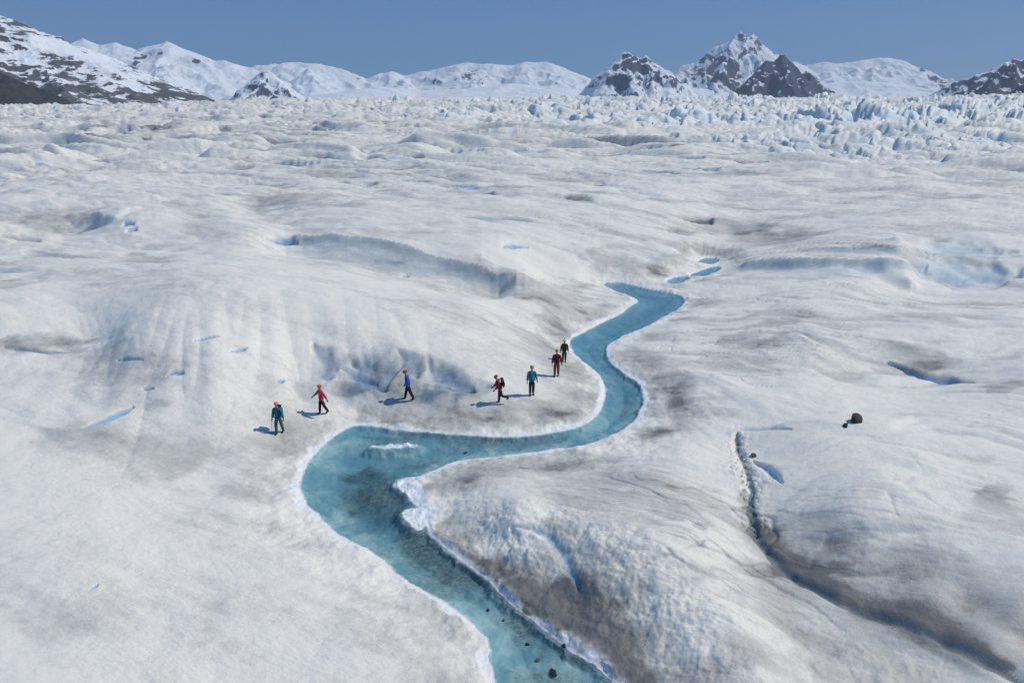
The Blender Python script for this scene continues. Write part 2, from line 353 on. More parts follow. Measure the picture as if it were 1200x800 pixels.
# bank and bed of the stream -------------------------------------------
out = ss(0, 3.2 + 2.2 * ss(0, 2, x) * (y < 36), sd); zo = z.copy()
lip = .04 + (.12 + .22 * fbm(x / 1.4, y / 1.4, 19, 3)) * ss(0, .3 + .5 * ss(-.2, .4, fbm(x / 3, y / 3, 20, 2)), sd) + .05 * fbm(x * 2.5, y * 2.5, 15, 3)
z = np.where(sd > 0, lip * (1 - out) + np.maximum(zo, lip) * out, z)
ins = sd <= 0
dep = .05 - .22 * ss(0, -.30, sd) - .26 * ss(-.2, -2.0, sd) + .10 * fbm(x * 1.1, y * 1.1, 16, 3)
z = np.where(ins, np.minimum(dep, lip - .02), z)
rw = np.clip(.20 + fbm(x / 1.9, y / 1.9, 18, 4) * .55, .02, .8)
near_bank = np.where(ins, 0, np.exp(-(np.maximum(sd, 0) / rw) ** 2))
# rising rim of the near right bank
idx, m, sg, d = stroke([(478,575),(500,598),(506,622),(548,658),(592,698),(640,736),(710,786)], .22, .22, .05, conv=gz); mm = m * ss(0, .15, sd[idx]); z[idx] += .05 * mm * (1 + fine[idx]);
bed = ss(0.02, -.12, sd)
# sediment on the bed
sed = np.zeros(x.shape)
for pts_, w, st in [([(420,545),(440,580),(470,600),(500,640),(560,690)], 1.6, .8), ([(410,560),(430,600)], 1.0, .5), ([(430,505),(520,512),(600,516),(660,512)], .7, .65), ([(520,640),(600,710),(700,790)], .5, .7), ([(460,540),(520,535)], .6, .5),
                    ([(720,430),(740,460),(730,490)], .8, .45), ([(700,385),(780,355)], 1.2, .35), ([(600,780),(680,800)], 1.0, .4)]:
    idx, m, sg, d = stroke(pts_, w, w, .2, conv=gz); sed[idx] = np.maximum(sed[idx], st * m)
for shelf, top in [([(430,523),(446,521),(468,520),(486,520),(491,523),(470,525),(448,526)], .035), ([(470,601),(480,596),(492,597),(506,600),(506,612),(499,620),(489,624),(482,617),(473,610)], .07), ([(462,566),(478,560),(492,566),(500,590),(506,606),(490,594),(474,580)], .09)]:
    q_ = chaikin([gz(*p) for p in shelf], 2); idx = sub(q_, 2); ps = poly_sd(x[idx], y[idx], q_) + fbm(x[idx] * 3, y[idx] * 3, 47, 3) * .12
    k_ = ss(.7, -.04, ps) ** 1.6; z[idx] = np.maximum(z[idx], z[idx] * (1 - k_) + (top + .24 * fine[idx] * ss(.1, -.05, ps)) * k_); kk = ss(.03, -.04, ps)
    bed[idx] *= 1 - kk; near_bank[idx] = np.maximum(near_bank[idx], kk)
dirt_shade += near_bank * -.6
# streaky grime over everything
g1 = fbm(u / 5.5, v / 1.5, 101, 4); g2 = fbm(u / 22, v / 5.5, 103, 4); g3 = fbm(x / 3.2, y / 3.2, 105, 4); g4 = fbm(u / 110, v / 24, 107, 4)
dirt_shade += .035 + .20 * g1 * ss(35, 80, D) + (.24 + .10 * ss(-.1, .2, a_)) * g2 + .12 * g3 + .26 * g4 * ss(80, 300, D)
dirt_shade += (ss(.05, -.45, bandA) * .26 * (1 - ss(400, 800, D)) + ss(.05, -.45, bandB) * .34 * ss(90, 200, D)) * mb * (.4 + .6 * ss(-.3, .3, g4)); dirt_shade += .02 * ss(60, 130, D)
dirt_shade += ss(.02, -.30, lobe) * .24 * nl * (.4 + .6 * ss(-.2, .2, g2)); bb = np.exp(-((np.maximum(sd, 0) - 1.7) / 1.5) ** 2) * (sd > .3); dirt_shade += bb * (.10 + .28 * ss(-.15, .3, g3 + g2)) * (.5 + .5 * ss(-.25, 0, a_))
dirt_shade = dirt_shade * (1 - .5 * ss(600, 3000, D))
sm = -ss(0, 1, .5) 
dirt_shade = np.clip(dirt_shade, 0, 1); blue = np.clip(blue, 0, 1)
# far icefall: ice blocks are cleaner and bluer on their broken faces
sb = np.zeros(x.shape); sb[far] = S

Zg = z.reshape(NR, NC)
lY = np.log(ys)
def ground(x_, y_):
    """height of the built glacier surface"""
    a = x_ / y_; i = np.clip(np.searchsorted(cols, a) - 1, 0, NC - 2); j = np.clip(np.searchsorted(ys, y_) - 1, 0, NR - 2)
    fu = (a - cols[i]) / (cols[i + 1] - cols[i]); fv = (y_ - ys[j]) / (ys[j + 1] - ys[j])
    return (Zg[j, i] * (1 - fu) + Zg[j, i + 1] * fu) * (1 - fv) + (Zg[j + 1, i] * (1 - fu) + Zg[j + 1, i + 1] * fu) * fv
def hit(px, py, level=None):
    dx, dy, dz = ray(px, py); t = 8.0
    while t < 3000:
        p = (dx * t, dy * t, H + dz * t)
        g = ground(p[0], p[1])
        if level is not None: g = max(g, level)
        if p[2] < g: break
        t += .02 + t * .0004
    return p[0], p[1], float(g)

def grid_mesh(name, co, nr, nc, attrs={}):
    me = bpy.data.meshes.new(name)
    me.vertices.add(nr * nc); me.vertices.foreach_set('co', co.astype(F).ravel())
    j, i = np.meshgrid(np.arange(nr - 1), np.arange(nc - 1), indexing='ij')
    b = (j * nc + i).ravel()
    q = np.c_[b, b + 1, b + nc + 1, b + nc].astype(np.int32)
    me.loops.add(q.size); me.loops.foreach_set('vertex_index', q.ravel())
    me.polygons.add(len(q)); me.polygons.foreach_set('loop_start', np.arange(0, q.size, 4, dtype=np.int32))
    me.polygons.foreach_set('use_smooth', np.ones(len(q), bool))
    for k, vv in attrs.items():
        at_ = me.attributes.new(k, 'FLOAT', 'POINT'); at_.data.foreach_set('value', vv.astype(F))
    me.update(calc_edges=True)
    return me

# ------------------------------------------------------------------ node helpers
class NT:
    def __init__(s, name):
        s.m = bpy.data.materials.new(name); s.m.use_nodes = True; s.t = s.m.node_tree; s.t.nodes.clear()
        s.out = s.t.nodes.new('ShaderNodeOutputMaterial')
    def n(s, typ, **kw):
        nd = s.t.nodes.new('ShaderNode' + typ)
        for k, v in kw.items():
            if k in nd.bl_rna.properties and k not in nd.inputs: setattr(nd, k, v)
            else: s.set(nd.inputs[k], v)
        return nd
    def set(s, inp, v):
        if isinstance(v, bpy.types.NodeSocket): s.t.links.new(v, inp)
        else: inp.default_value = v
    def math(s, op, a, b=0.0, clamp=False):
        nd = s.t.nodes.new('ShaderNodeMath'); nd.operation = op; nd.use_clamp = clamp
        s.set(nd.inputs[0], a); s.set(nd.inputs[1], b); return nd.outputs[0]
    def mix(s, f, a, b):
        nd = s.t.nodes.new('ShaderNodeMix'); nd.data_type = 'RGBA'
        s.set(nd.inputs[0], f); s.set(nd.inputs[6], a); s.set(nd.inputs[7], b); return nd.outputs[2]
    def noise(s, vec, scale, detail=4, rough=.55, dist=0):
        nd = s.t.nodes.new('ShaderNodeTexNoise'); s.set(nd.inputs['Vector'], vec); nd.inputs['Scale'].default_value = scale
        nd.inputs['Detail'].default_value = detail; nd.inputs['Roughness'].default_value = rough; nd.inputs['Distortion'].default_value = dist
        return nd.outputs['Fac']
    def ramp(s, f, lo, hi):
        nd = s.t.nodes.new('ShaderNodeMapRange'); nd.interpolation_type = 'SMOOTHSTEP'; s.set(nd.inputs[0], f); nd.inputs[1].default_value = lo; nd.inputs[2].default_value = hi
        return nd.outputs[0]
    def attr(s, name):
        nd = s.t.nodes.new('ShaderNodeAttribute'); nd.attribute_name = name; return nd.outputs['Fac']
    def mapping(s, vec, scale=(1, 1, 1), rot=(0, 0, 0)):
        nd = s.t.nodes.new('ShaderNodeMapping'); s.set(nd.inputs[0], vec); nd.inputs['Scale'].default_value = scale; nd.inputs['Rotation'].default_value = rot; return nd.outputs[0]
def RGB(r, g, b): return (r, g, b, 1)

# ------------------------------------------------------------------ glacier material
m = NT('glacier_ice')
pos = m.n('NewGeometry').outputs['Position']
nrm = m.n('NewGeometry').outputs['Normal']
sepn = m.n('SeparateXYZ'); m.set(sepn.inputs[0], nrm); nz = sepn.outputs[2]
sepp = m.n('SeparateXYZ'); m.set(sepp.inputs[0], pos)
dist = sepp.outputs[1]
farf = m.ramp(dist, 60, 220)
str_ = m.mapping(pos, (1, 1, 1), (0, 0, math.radians(24)))
strv = m.mapping(str_, (.35, 1.6, 1))
n_big = m.noise(strv, .8, 6, .62)
n_med = m.noise(pos, 2.6, 6, .68)
n_fine = m.noise(pos, 14, 4, .7)
n_far = m.noise(m.mapping(str_, (.02, .085, .05)), 1.6, 9, .68)
n_kilo = m.noise(m.mapping(str_, (.004, .009, .01)), 2.0, 8, .65)
SER = m.attr('serac'); D_ = m.math('SUBTRACT', m.attr('dirt_shade'), m.math('MULTIPLY', SER, .25)); B_ = m.attr('blue'); BED = m.attr('bed'); SED = m.attr('sediment'); SER = m.attr('serac'); RIM = m.attr('rim')
dd = m.math('ADD', D_, m.math('MULTIPLY', m.math('SUBTRACT', n_big, .5), .55))
dd = m.math('ADD', dd, m.math('MULTIPLY', m.math('SUBTRACT', n_med, .5), .42))
dd = m.math('ADD', dd, m.math('MULTIPLY', m.math('MULTIPLY', m.math('SUBTRACT', n_far, .55), 1.25), farf))
dd = m.math('ADD', dd, m.math('MULTIPLY', m.math('SUBTRACT', n_fine, .5), .34))
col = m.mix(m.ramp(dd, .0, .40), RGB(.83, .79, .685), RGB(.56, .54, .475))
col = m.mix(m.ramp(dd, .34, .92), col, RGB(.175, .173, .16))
speck = m.math('MULTIPLY', m.ramp(m.noise(pos, 30, 3, .8), .60, .72), m.ramp(dd, .25, .8))
col = m.mix(m.math('MULTIPLY', speck, .6), col, RGB(.08, .08, .08))
gv = m.n('TexVoronoi'); m.set(gv.inputs['Vector'], pos); gv.inputs['Scale'].default_value = 11
grit = m.math('MULTIPLY', m.math('LESS_THAN', gv.outputs[0], .16), m.math('MULTIPLY', m.ramp(dd, .22, .6), m.math('GREATER_THAN', n_med, .52)))
col = m.mix(m.math('MULTIPLY', grit, .8), col, RGB(.06, .06, .06))
# steep clean faces show blue ice
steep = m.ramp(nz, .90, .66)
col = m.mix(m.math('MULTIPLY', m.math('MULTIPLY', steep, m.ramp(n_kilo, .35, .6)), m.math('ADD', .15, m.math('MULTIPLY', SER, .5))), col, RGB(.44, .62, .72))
col = m.mix(m.math('MULTIPLY', SER, m.math('ADD', .35, m.ramp(n_kilo, .5, .75))), col, RGB(.68, .76, .80))
col = m.mix(m.math('MULTIPLY', B_, .85), col, RGB(.17, .40, .62))  # blue ice, also the shade painted into hollows and scarps
rimn = m.math('MULTIPLY', RIM, m.ramp(n_med, .25, .5))
col = m.mix(rimn, col, RGB(.80, .82, .83))
# bed
n_b1 = m.noise(pos, .5, 5, .6, .6); n_b2 = m.noise(m.mapping(pos, (1, 1.6, 1)), 4.5, 8, .8)
bedc = m.mix(m.ramp(n_b1, .40, .62), RGB(.24, .42, .47), RGB(.52, .66, .67))
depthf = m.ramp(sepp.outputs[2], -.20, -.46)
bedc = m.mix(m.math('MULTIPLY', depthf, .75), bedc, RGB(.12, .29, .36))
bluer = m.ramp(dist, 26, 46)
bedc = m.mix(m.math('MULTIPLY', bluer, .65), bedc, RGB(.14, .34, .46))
sd_ = m.math('ADD', m.math('MULTIPLY', SED, 1.1), m.math('MULTIPLY', m.math('SUBTRACT', n_b2, .5), 1.7))
sd_ = m.math('ADD', sd_, m.math('MULTIPLY', m.math('SUBTRACT', n_b1, .5), 1.2))
bedc = m.mix(m.math('MULTIPLY', m.ramp(sd_, .12, 1.35), .95), bedc, RGB(.05, .07, .08))
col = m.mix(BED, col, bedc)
bmp1 = m.n('Bump', Strength=.6, Distance=.04, Height=m.math('ADD', m.math('MULTIPLY', n_med, .55), m.math('MULTIPLY', n_fine, .5)))
cups = m.n('TexVoronoi'); m.set(cups.inputs['Vector'], m.mapping(pos, (1, 1.5, 1))); cups.inputs['Scale'].default_value = 7
bmp2 = m.n('Bump', Strength=.15, Distance=.03, Height=cups.outputs[0]); m.set(bmp2.inputs['Normal'], bmp1.outputs[0])
bmp3 = m.n('Bump', Strength=.5, Distance=1.8, Height=m.math('MULTIPLY', n_far, farf)); m.set(bmp3.inputs['Normal'], bmp2.outputs[0])
bsdf = m.n('BsdfPrincipled', **{'Base Color': col, 'Roughness': .6, 'Normal': bmp3.outputs[0]})
bsdf.inputs['Specular IOR Level'].default_value = .25
m.set(m.out.inputs[0], bsdf.outputs[0])
mat_ice = m.m

me = grid_mesh('glacier', np.c_[x, y, z], NR, NC, dict(dirt_shade=dirt_shade, blue=blue, bed=bed, sediment=sed, serac=sb, rim=near_bank))
me.materials.append(mat_ice)
gl = bpy.data.objects.new('glacier', me); C.objects.link(gl); gl['kind'] = 'structure'

# ------------------------------------------------------------------ water
m = NT('meltwater')
pos = m.n('NewGeometry').outputs['Position']
wn = m.noise(m.mapping(pos, (1, 1.8, 1)), 3.5, 4, .6)
wn2 = m.noise(pos, 14, 2, .5)
bm_ = m.n('Bump', Strength=.5, Distance=.03, Height=m.math('ADD', wn, m.math('MULTIPLY', wn2, .3)))
tr = m.n('BsdfTransparent', Color=RGB(.80, .875, .895))
gl_ = m.n('BsdfGlossy', Color=RGB(1, 1, 1), Roughness=.06, Normal=bm_.outputs[0])
fr = m.n('Fresnel', IOR=1.33, Normal=bm_.outputs[0])
mx = m.n('MixShader'); m.set(mx.inputs[0], fr.outputs[0]); m.set(mx.inputs[1], tr.outputs[0]); m.set(mx.inputs[2], gl_.outputs[0])
m.set(m.out.inputs[0], mx.outputs[0]); mat_water = m.m
import bmesh
def water_sheet(name, poly, level, grow=.5):
    q = np.array(poly); nq = len(q)
    area = .5 * np.sum(q[:, 0] * np.roll(q[:, 1], -1) - np.roll(q[:, 0], -1) * q[:, 1])
    sgn = 1 if area > 0 else -1
    t = np.roll(q, -1, 0) - np.roll(q, 1, 0); t /= np.linalg.norm(t, axis=1)[:, None] + 1e-9
    nr = np.c_[t[:, 1], -t[:, 0]] * sgn
    q = q + nr * grow
    bm = bmesh.new(); vs = [bm.verts.new((a, b, level)) for a, b in q]
    es = [bm.edges.new((vs[i], vs[(i + 1) % nq])) for i in range(nq)]
    bmesh.ops.triangle_fill(bm, use_beauty=True, edges=es, normal=(0, 0, 1))
    me = bpy.data.meshes.new(name); bm.to_mesh(me); bm.free(); me.materials.append(mat_water)
    o = bpy.data.objects.new(name, me); C.objects.link(o); o['kind'] = 'structure'
    return o
water_sheet('stream_water', river, 0.0, .35)
for p in ponds: water_sheet('pond_water', p, 0.0, .8)

# ------------------------------------------------------------------ mountains
def mountain_mat(name, bias, rockc=(.075, .095, .13), dark=None, streak=0.0, snow=(.80, .83, .86)):
    m = NT(name); g = m.n('NewGeometry'); pos = g.outputs['Position']
    sp_ = m.n('SeparateXYZ'); m.set(sp_.inputs[0], g.outputs['Normal'])
    n1 = m.noise(pos, .004, 8, .65); n2 = m.noise(pos, .02, 6, .7)
    st = m.noise(m.mapping(pos, (.5, .5, 3.5) if name == 'streaked_slope' else (1.6, 1.0, .45), (0, math.radians(28 if name == 'streaked_slope' else 14), 0)), .010 if name == 'streaked_slope' else .006, 7, .7)
    f = m.math('ADD', m.math('SUBTRACT', 1.0, sp_.outputs[2]), m.math('MULTIPLY', m.math('SUBTRACT', n1, .5), .9))
    f = m.math('ADD', f, m.math('MULTIPLY', m.math('SUBTRACT', n2, .5), 1.0))
    f = m.math('ADD', f, m.math('MULTIPLY', m.math('SUBTRACT', st, .5), streak))
    f = m.math('ADD', f, m.attr('rock'))
    rf = m.ramp(f, bias, bias + .09)
    rc = m.mix(n2, RGB(rockc[0] * .6, rockc[1] * .6, rockc[2] * .6), RGB(*[c * 1.5 for c in rockc]))
    sc = m.mix(m.ramp(n1, .55, .7), RGB(*snow), RGB(.66, .74, .82))
    c = m.mix(rf, sc, rc)
    bp = m.n('Bump', Strength=.7, Distance=18, Height=n2)
    b = m.n('BsdfPrincipled', **{'Base Color': c, 'Roughness': .8, 'Normal': bp.outputs[0]}); b.inputs['Specular IOR Level'].default_value = .1
    m.set(m.out.inputs[0], b.outputs[0]); return m.m

def mountain(name, D0, sky, spurs, slope, mat, base_py=132, rough=.35, lam=420, back=None, front=None, seed=1, res=1.1, rocks=(), power=1.0, jag=.0):
    """sky: crest points (px, py[, dD]); spurs: lists of (px, py, dD)"""
    lines = [[at(p[0], p[1] - 2.5, D0 + (p[2] if len(p) > 2 else 0)) for p in sky]] + [[at(a, b, D0 + c) for a, b, c in sps] for sps in spurs]
    allp = np.array([p for l in lines for p in l])
    zb = at(600, base_py, D0)[2]
    hmax = allp[:, 2].max() - zb
    ext = hmax / slope * 1.05
    x0, x1 = allp[:, 0].min() - ext * .9, allp[:, 0].max() + ext * .9
    lim = D0 * 1.25
    x0, x1 = max(x0, -lim), min(x1, lim)
    y0, y1 = allp[:, 1].min() - ext, allp[:, 1].max() + min(ext, 900)
    st = D0 / 800 * res
    xs = np.arange(x0, x1, st); ys_ = np.arange(y0, y1, st * 1.6)
    XX, YY_ = np.meshgrid(xs, ys_); X_ = XX.ravel(); Y_ = YY_.ravel()
    wx = X_ + fbm(X_ / lam, Y_ / lam, seed, 5) * lam * .3; wy = Y_ + fbm(X_ / lam, Y_ / lam, seed + 7, 5) * lam * .45
    zt = np.full(X_.shape, zb - 400.0)
    for li, l in enumerate(lines):
        for i in range(len(l) - 1):
            a, b = l[i], l[i + 1]
            qx = X_ if li == 0 else wx
            ex, ey = b[0] - a[0], b[1] - a[1]; L = ex * ex + ey * ey + 1e-6
            t = np.clip(((qx - a[0]) * ex + (wy - a[1]) * ey) / L, 0, 1)
            dd = np.sqrt((qx - a[0] - t * ex) ** 2 + (wy - a[1] - t * ey) ** 2)
            zr = a[2] + t * (b[2] - a[2])
            sl = slope if power == 1 else slope * (dd / (ext * .6) + .05) ** (power - 1)
            zt = np.maximum(zt, zr - sl * dd)
    hh = np.clip((zt - zb) / max(hmax, 1), 0, 1.2)
    cres = np.clip(np.abs(Y_ - D0) / (ext * .25), 0, 1)
    r = ridged(X_ / lam, Y_ / lam, seed + 20, 5)
    zt += (r - .55) * hmax * rough * np.clip(hh * 2, 0, 1) * (.12 + .88 * cres)
    zt += jag * hmax * (ridged(X_ / 90, Y_ / 90, seed + 33, 3) - .5) * hh
    zt = np.maximum(zt, zb - 60 - np.clip(hh, -1, 0))
    rk = np.zeros(X_.shape)
    for (px, py, dD, rx, amt) in rocks:
        c = at(px, py, D0 + dD); R = rx * D0 / 800
        e = ((X_ - c[0]) / R) ** 2 + ((zt - c[2]) / (R * .7)) ** 2
        rk += amt * np.exp(-e)
    me = grid_mesh(name, np.c_[X_, Y_, zt], len(ys_), len(xs), dict(rock=rk)); me.materials.append(mat)
    o = bpy.data.objects.new(name, me); C.objects.link(o); o['kind'] = 'structure'; return o

snowy = mountain_mat('snow_dome', .60)
mixed = mountain_mat('alpine_rock_and_snow', .50, streak=1.0)
rocky = mountain_mat('dark_rock', .22, (.05, .07, .105), streak=.8)
streaky = mountain_mat('streaked_slope', .31, (.10, .105, .11), streak=1.5)
darkm = mountain_mat('bare_dark_slope', -1.2, (.05, .055, .055))
# left slope
mountain('mountain', 3600, [(-260,-60),(-60,0),(0,22),(14,35),(45,48),(62,60),(78,72),(100,78),(112,88),(140,93),(165,98),(195,108),(225,122),(245,130)],
         [[(20,50,-150),(60,85,-500),(80,110,-800)], [(80,72,-50),(130,100,-300),(150,118,-500)]], .42, streaky, rough=.22, lam=300, seed=3, base_py=138, rocks=[(170,110,-60,38,.22),(215,120,-60,20,.3),(20,45,-60,26,.18),(100,80,-60,14,.25),(80,105,-400,40,.12)])
mountain('dark_hillside', 2700, [(-300,-10),(-80,60),(0,88),(28,99),(50,107),(68,115),(80,123),(92,131)], [], .6, darkm, rough=.12, lam=160, seed=5, base_py=142)
# snow ridge behind
mountain('snow_ridge', 9500, [(-40,60),(60,57),(82,53),(95,47),(105,52),(118,55),(135,52),(148,58),(165,66),(172,64),(180,56),(195,51),(203,55),(212,66),(226,66),(238,76),(250,73),(264,72),(274,79),(290,80)],
         [[(195,52,0),(190,75,-700),(200,100,-1600)], [(110,55,0),(120,80,-900),(140,105,-1700)], [(250,75,0),(262,100,-1200)]], .42, snowy, rough=.14, seed=8, rocks=[(180,70,-100,10,.5),(208,66,0,6,.5),(246,73,0,7,.5),(268,76,0,6,.5),(186,78,-200,5,.35)])
mountain('rock_knob', 6800, [(250,122),(272,112),(288,105),(297,93),(305,86),(313,84),(322,93),(330,105),(345,116),(370,124)], [[(312,84,0),(300,105,-250),(270,119,-500)], [(316,90,0),(322,112,-350),(345,120,-450)]], .75, mixed, rough=.25, lam=260, seed=12, rocks=[(312,100,-100,20,.22),(270,118,-350,12,.3),(325,115,-250,16,.3)])
mountain('snow_dome', 10500, [(262,92),(300,80),(340,75),(372,77),(400,83),(418,90),(432,95),(446,88),(458,86),(472,90),(505,85),(525,80),(543,76),(570,77),(600,79),(618,75),(640,75),(655,80),(675,88),(694,97),(705,112)],
         [[(560,78,0),(545,108,-1300)], [(640,76,0),(650,95,-900),(600,110,-1700)], [(480,90,0),(470,108,-1500)], [(360,77,0),(370,105,-1800)]], .40, snowy, rough=.15, seed=15, base_py=124,
         rocks=[(555,90,-300,18,.42),(605,90,-300,8,.3),(640,98,-500,16,.28),(515,98,-400,14,.25),(690,98,-100,4,.4),(424,93,0,10,.5),(436,107,-600,5,.4)])
mountain('rock_peak', 7200, [(688,116),(700,104),(712,99),(719,90),(721,76),(727,68),(732,60),(738,61),(748,66),(757,65),(765,72),(775,82),(786,84),(795,93),(806,102),(820,112)], [[(733,62,0),(722,95,-300),(712,118,-600)], [(758,68,0),(765,100,-400),(770,120,-700)], [(740,64,0),(742,100,-500)]], .95, mixed, rough=.24, lam=300, seed=19, jag=.05, rocks=[(740,75,-60,26,.25),(788,92,-60,14,.25),(730,110,-350,26,.12)])
mountain('high_peak', 9400, [(790,96),(801,78),(812,76),(822,78),(830,73),(833,60),(842,55),(852,52),(860,46),(864,42),(868,40),(875,44),(883,43),(890,52),(902,62),(912,67),(930,76),(950,86),(965,100)],
         [[(868,41,0),(852,75,-500),(838,105,-1100)], [(842,56,0),(828,92,-600)], [(885,45,0),(893,75,-500),(880,108,-1000)], [(805,78,0),(812,105,-900)]], .85, mixed, rough=.20, lam=420, seed=24, jag=.03, rocks=[(835,72,-100,9,.35),(868,44,0,9,.3),(884,50,0,7,.2),(850,98,-500,18,.35),(812,86,-100,12,.25),(805,110,-500,10,.3)])
mountain('dark_peak', 7900, [(870,116),(886,98),(893,84),(897,74),(908,74),(919,64),(927,72),(933,84),(946,88),(958,95),(970,104),(985,113),(1000,122)], [[(919,64,0),(925,95,-500),(940,120,-800)], [(896,75,0),(880,110,-700)]], 1.05, rocky, rough=.20, lam=320, seed=28, jag=.05, rocks=[(925,90,-100,45,.2)])
mountain('snow_shoulder', 10800, [(905,84),(930,74),(948,79),(965,75),(985,77),(1003,74),(1018,72),(1030,70),(1045,71),(1058,74),(1070,80),(1080,90),(1090,96),(1100,98),(1103,110),(1110,122)],
         [[(1030,71,0),(1020,100,-1500)], [(1075,84,0),(1070,112,-1200)], [(965,76,0),(975,105,-1500)]], .42, snowy, rough=.14, seed=33, base_py=124, rocks=[(1072,81,0,8,.5),(1085,103,-300,20,.6),(1030,80,-100,16,.2)])
mountain('right_mountain', 6200, [(1088,122),(1102,108),(1112,102),(1122,96),(1135,93),(1148,90),(1165,84),(1180,75),(1187,71),(1194,73),(1203,70),(1260,52),(1400,20),(1500,10)], [[(1187,72,0),(1150,108,-700),(1130,122,-900)], [(1260,55,0),(1210,100,-1100),(1190,120,-1400)]], .72, rocky, rough=.34, lam=330, seed=38, rocks=[(1150,108,-300,60,.12),(1176,80,0,7,-.35),(1160,95,-200,10,-.25)])

field = mountain_mat('snowfield', .75)
mountain('snowfield', 7600, [(330,120),(400,110),(445,104),(500,108),(560,106),(600,100),(640,104),(690,110),(730,116),(770,122)], [[(600,101,0),(560,116,-700)], [(445,104,0),(420,116,-600)]], .16, field, rough=.10, lam=500, seed=51, base_py=122, res=1.4)
mountain('snowfield', 8600, [(730,122),(770,112),(800,104),(840,108),(880,112),(930,108),(965,100),(1010,97),(1060,102),(1095,112),(1120,120)], [[(1010,98,0),(990,114,-700)], [(800,105,0),(820,118,-600)]], .18, field, rough=.16, lam=330, seed=55, base_py=122, res=1.4)
# ------------------------------------------------------------------ rocks
def simple_mat(name, colour, rough=.7, var=.25, scale=8, bump=.0, spec=.3):
    m = NT(name); tc = m.n('TexCoord').outputs['Object']
    nn = m.noise(tc, scale, 5, .65)
    c = m.mix(nn, RGB(*[max(c_ * (1 - var), 0) for c_ in colour]), RGB(*[min(c_ * (1 + var), 1) for c_ in colour]))
    kw = {'Base Color': c, 'Roughness': rough}
    if bump: kw['Normal'] = m.n('Bump', Strength=.6, Distance=bump, Height=nn).outputs[0]
    b = m.n('BsdfPrincipled', **kw); b.inputs['Specular IOR Level'].default_value = spec
    m.set(m.out.inputs[0], b.outputs[0]); return m.m
rock_brown = simple_mat('brown_rock', (.075, .05, .04), .85, .5, 9, .03)
rock_olive = simple_mat('ochre_rock', (.16, .13, .06), .85, .5, 9, .02)
rock_black = simple_mat('dark_wet_stone', (.03, .035, .035), .6, .5, 12, .01)
def rock(px, py, size, mat, label, seed, cat='rock', group=None, name='rock', sink=.25, level=None):
    bm = bmesh.new(); bmesh.ops.create_icosphere(bm, subdivisions=4, radius=1)
    r = random.Random(seed); planes = []
    for _ in range(11):
        nrm_ = Vector((r.gauss(0, 1), r.gauss(0, 1), r.gauss(0, .8))).normalized(); planes.append((nrm_, r.uniform(.55, .85)))
    for v in bm.verts:
        co = v.co.copy()
        for n_, d_ in planes:
            k = co.dot(n_) - d_
            if k > 0: co -= n_ * k * .92
        co += co.normalized() * mnoise.fractal(co * 3 + Vector((seed, 0, 0)), 1, 2, 4) * .06
        v.co = Vector((co.x * size[0], co.y * size[1], co.z * size[2]))
    me = bpy.data.meshes.new(name); bm.to_mesh(me); bm.free(); me.materials.append(mat)
    o = bpy.data.objects.new(name, me); C.objects.link(o)
    p = hit(px, py); o.location = (p[0], p[1], p[2] + size[2] * (.55 - sink)); o.rotation_euler = (0, 0, r.uniform(0, 6))
    o['label'] = label; o['category'] = cat
    if group: o['group'] = group
    return o
rock(1002, 494, (.46, .32, .32), rock_brown, 'large dark brown boulder half sunk in the grey ice on the right', 2, 'boulder', name='boulder')
rock(991, 499, (.20, .14, .10), rock_black, 'small black stone just left of the brown boulder', 9)
rock(883, 535, (.15, .13, .13), rock_olive, 'small ochre stone beside the narrow crack between the right humps', 4)
for i, (px, py, s_, lb) in enumerate([(546, 531, .10, 'dark stone on the stream bed in the bend below the walkers'), (648, 789, .13, 'largest dark stone on the stream bed at the lower edge of the photo'),
        (630, 774, .09, 'brownish stone on the stream bed just above the largest one'), (618, 755, .07, 'dark stone nearest the middle of the stream at the bottom'), (572, 715, .06, 'tiny dark stone on the pale bed below the grey bank'),
        (590, 727, .05, 'tiny dark stone beside the lower grey bank, second in line'), (661, 757, .08, 'dark stone close under the rim of the lower right bank')]):
    o = rock(px, py, (s_ * 1.3, s_ * .9, s_ * .7), rock_black if i != 2 else rock_olive, lb, 30 + i, 'stone', 'dark stones on the stream bed', 'stone', sink=.3)

# ------------------------------------------------------------------ people
def skin_mesh(verts, edges, radii, mat, sub_=2, name='body'):
    me = bpy.data.meshes.new('tmp'); me.from_pydata([tuple(v) for v in verts], edges, [])
    o = bpy.data.objects.new('tmp', me); C.objects.link(o)
    md = o.modifiers.new('Skin', 'SKIN'); md.use_smooth_shade = True; md.branch_smoothing = .6
    sv = me.skin_vertices[0].data
    for i, r in enumerate(radii):
        sv[i].radius = r if isinstance(r, tuple) else (r, r); sv[i].use_root = (i == 0)
    if sub_: s2 = o.modifiers.new('S', 'SUBSURF'); s2.levels = sub_; s2.render_levels = sub_
    bpy.context.view_layer.update()
    dg = bpy.context.evaluated_depsgraph_get()
    nm = bpy.data.meshes.new_from_object(o.evaluated_get(dg)); nm.name = name
    bpy.data.objects.remove(o); bpy.data.meshes.remove(me)
    nm.materials.clear(); nm.materials.append(mat)
    return nm
def link(name, me, parent, loc=(0, 0, 0)):
    o = bpy.data.objects.new(name, me); C.objects.link(o); o.parent = parent; o.location = loc; return o
def merge(meshes, name):
    """join meshes, keeping one material slot per source"""
    bm = bmesh.new(); mats = []
    for me_ in meshes:
        b0 = len(bm.faces); bm.from_mesh(me_); bm.faces.ensure_lookup_table()
        mi = len(mats); mats.append(me_.materials[0])
        for f in bm.faces[b0:]: f.material_index = mi; f.smooth = True
    out_ = bpy.data.meshes.new(name); bm.to_mesh(out_); bm.free()
    for mm_ in mats: out_.materials.append(mm_)
    return out_
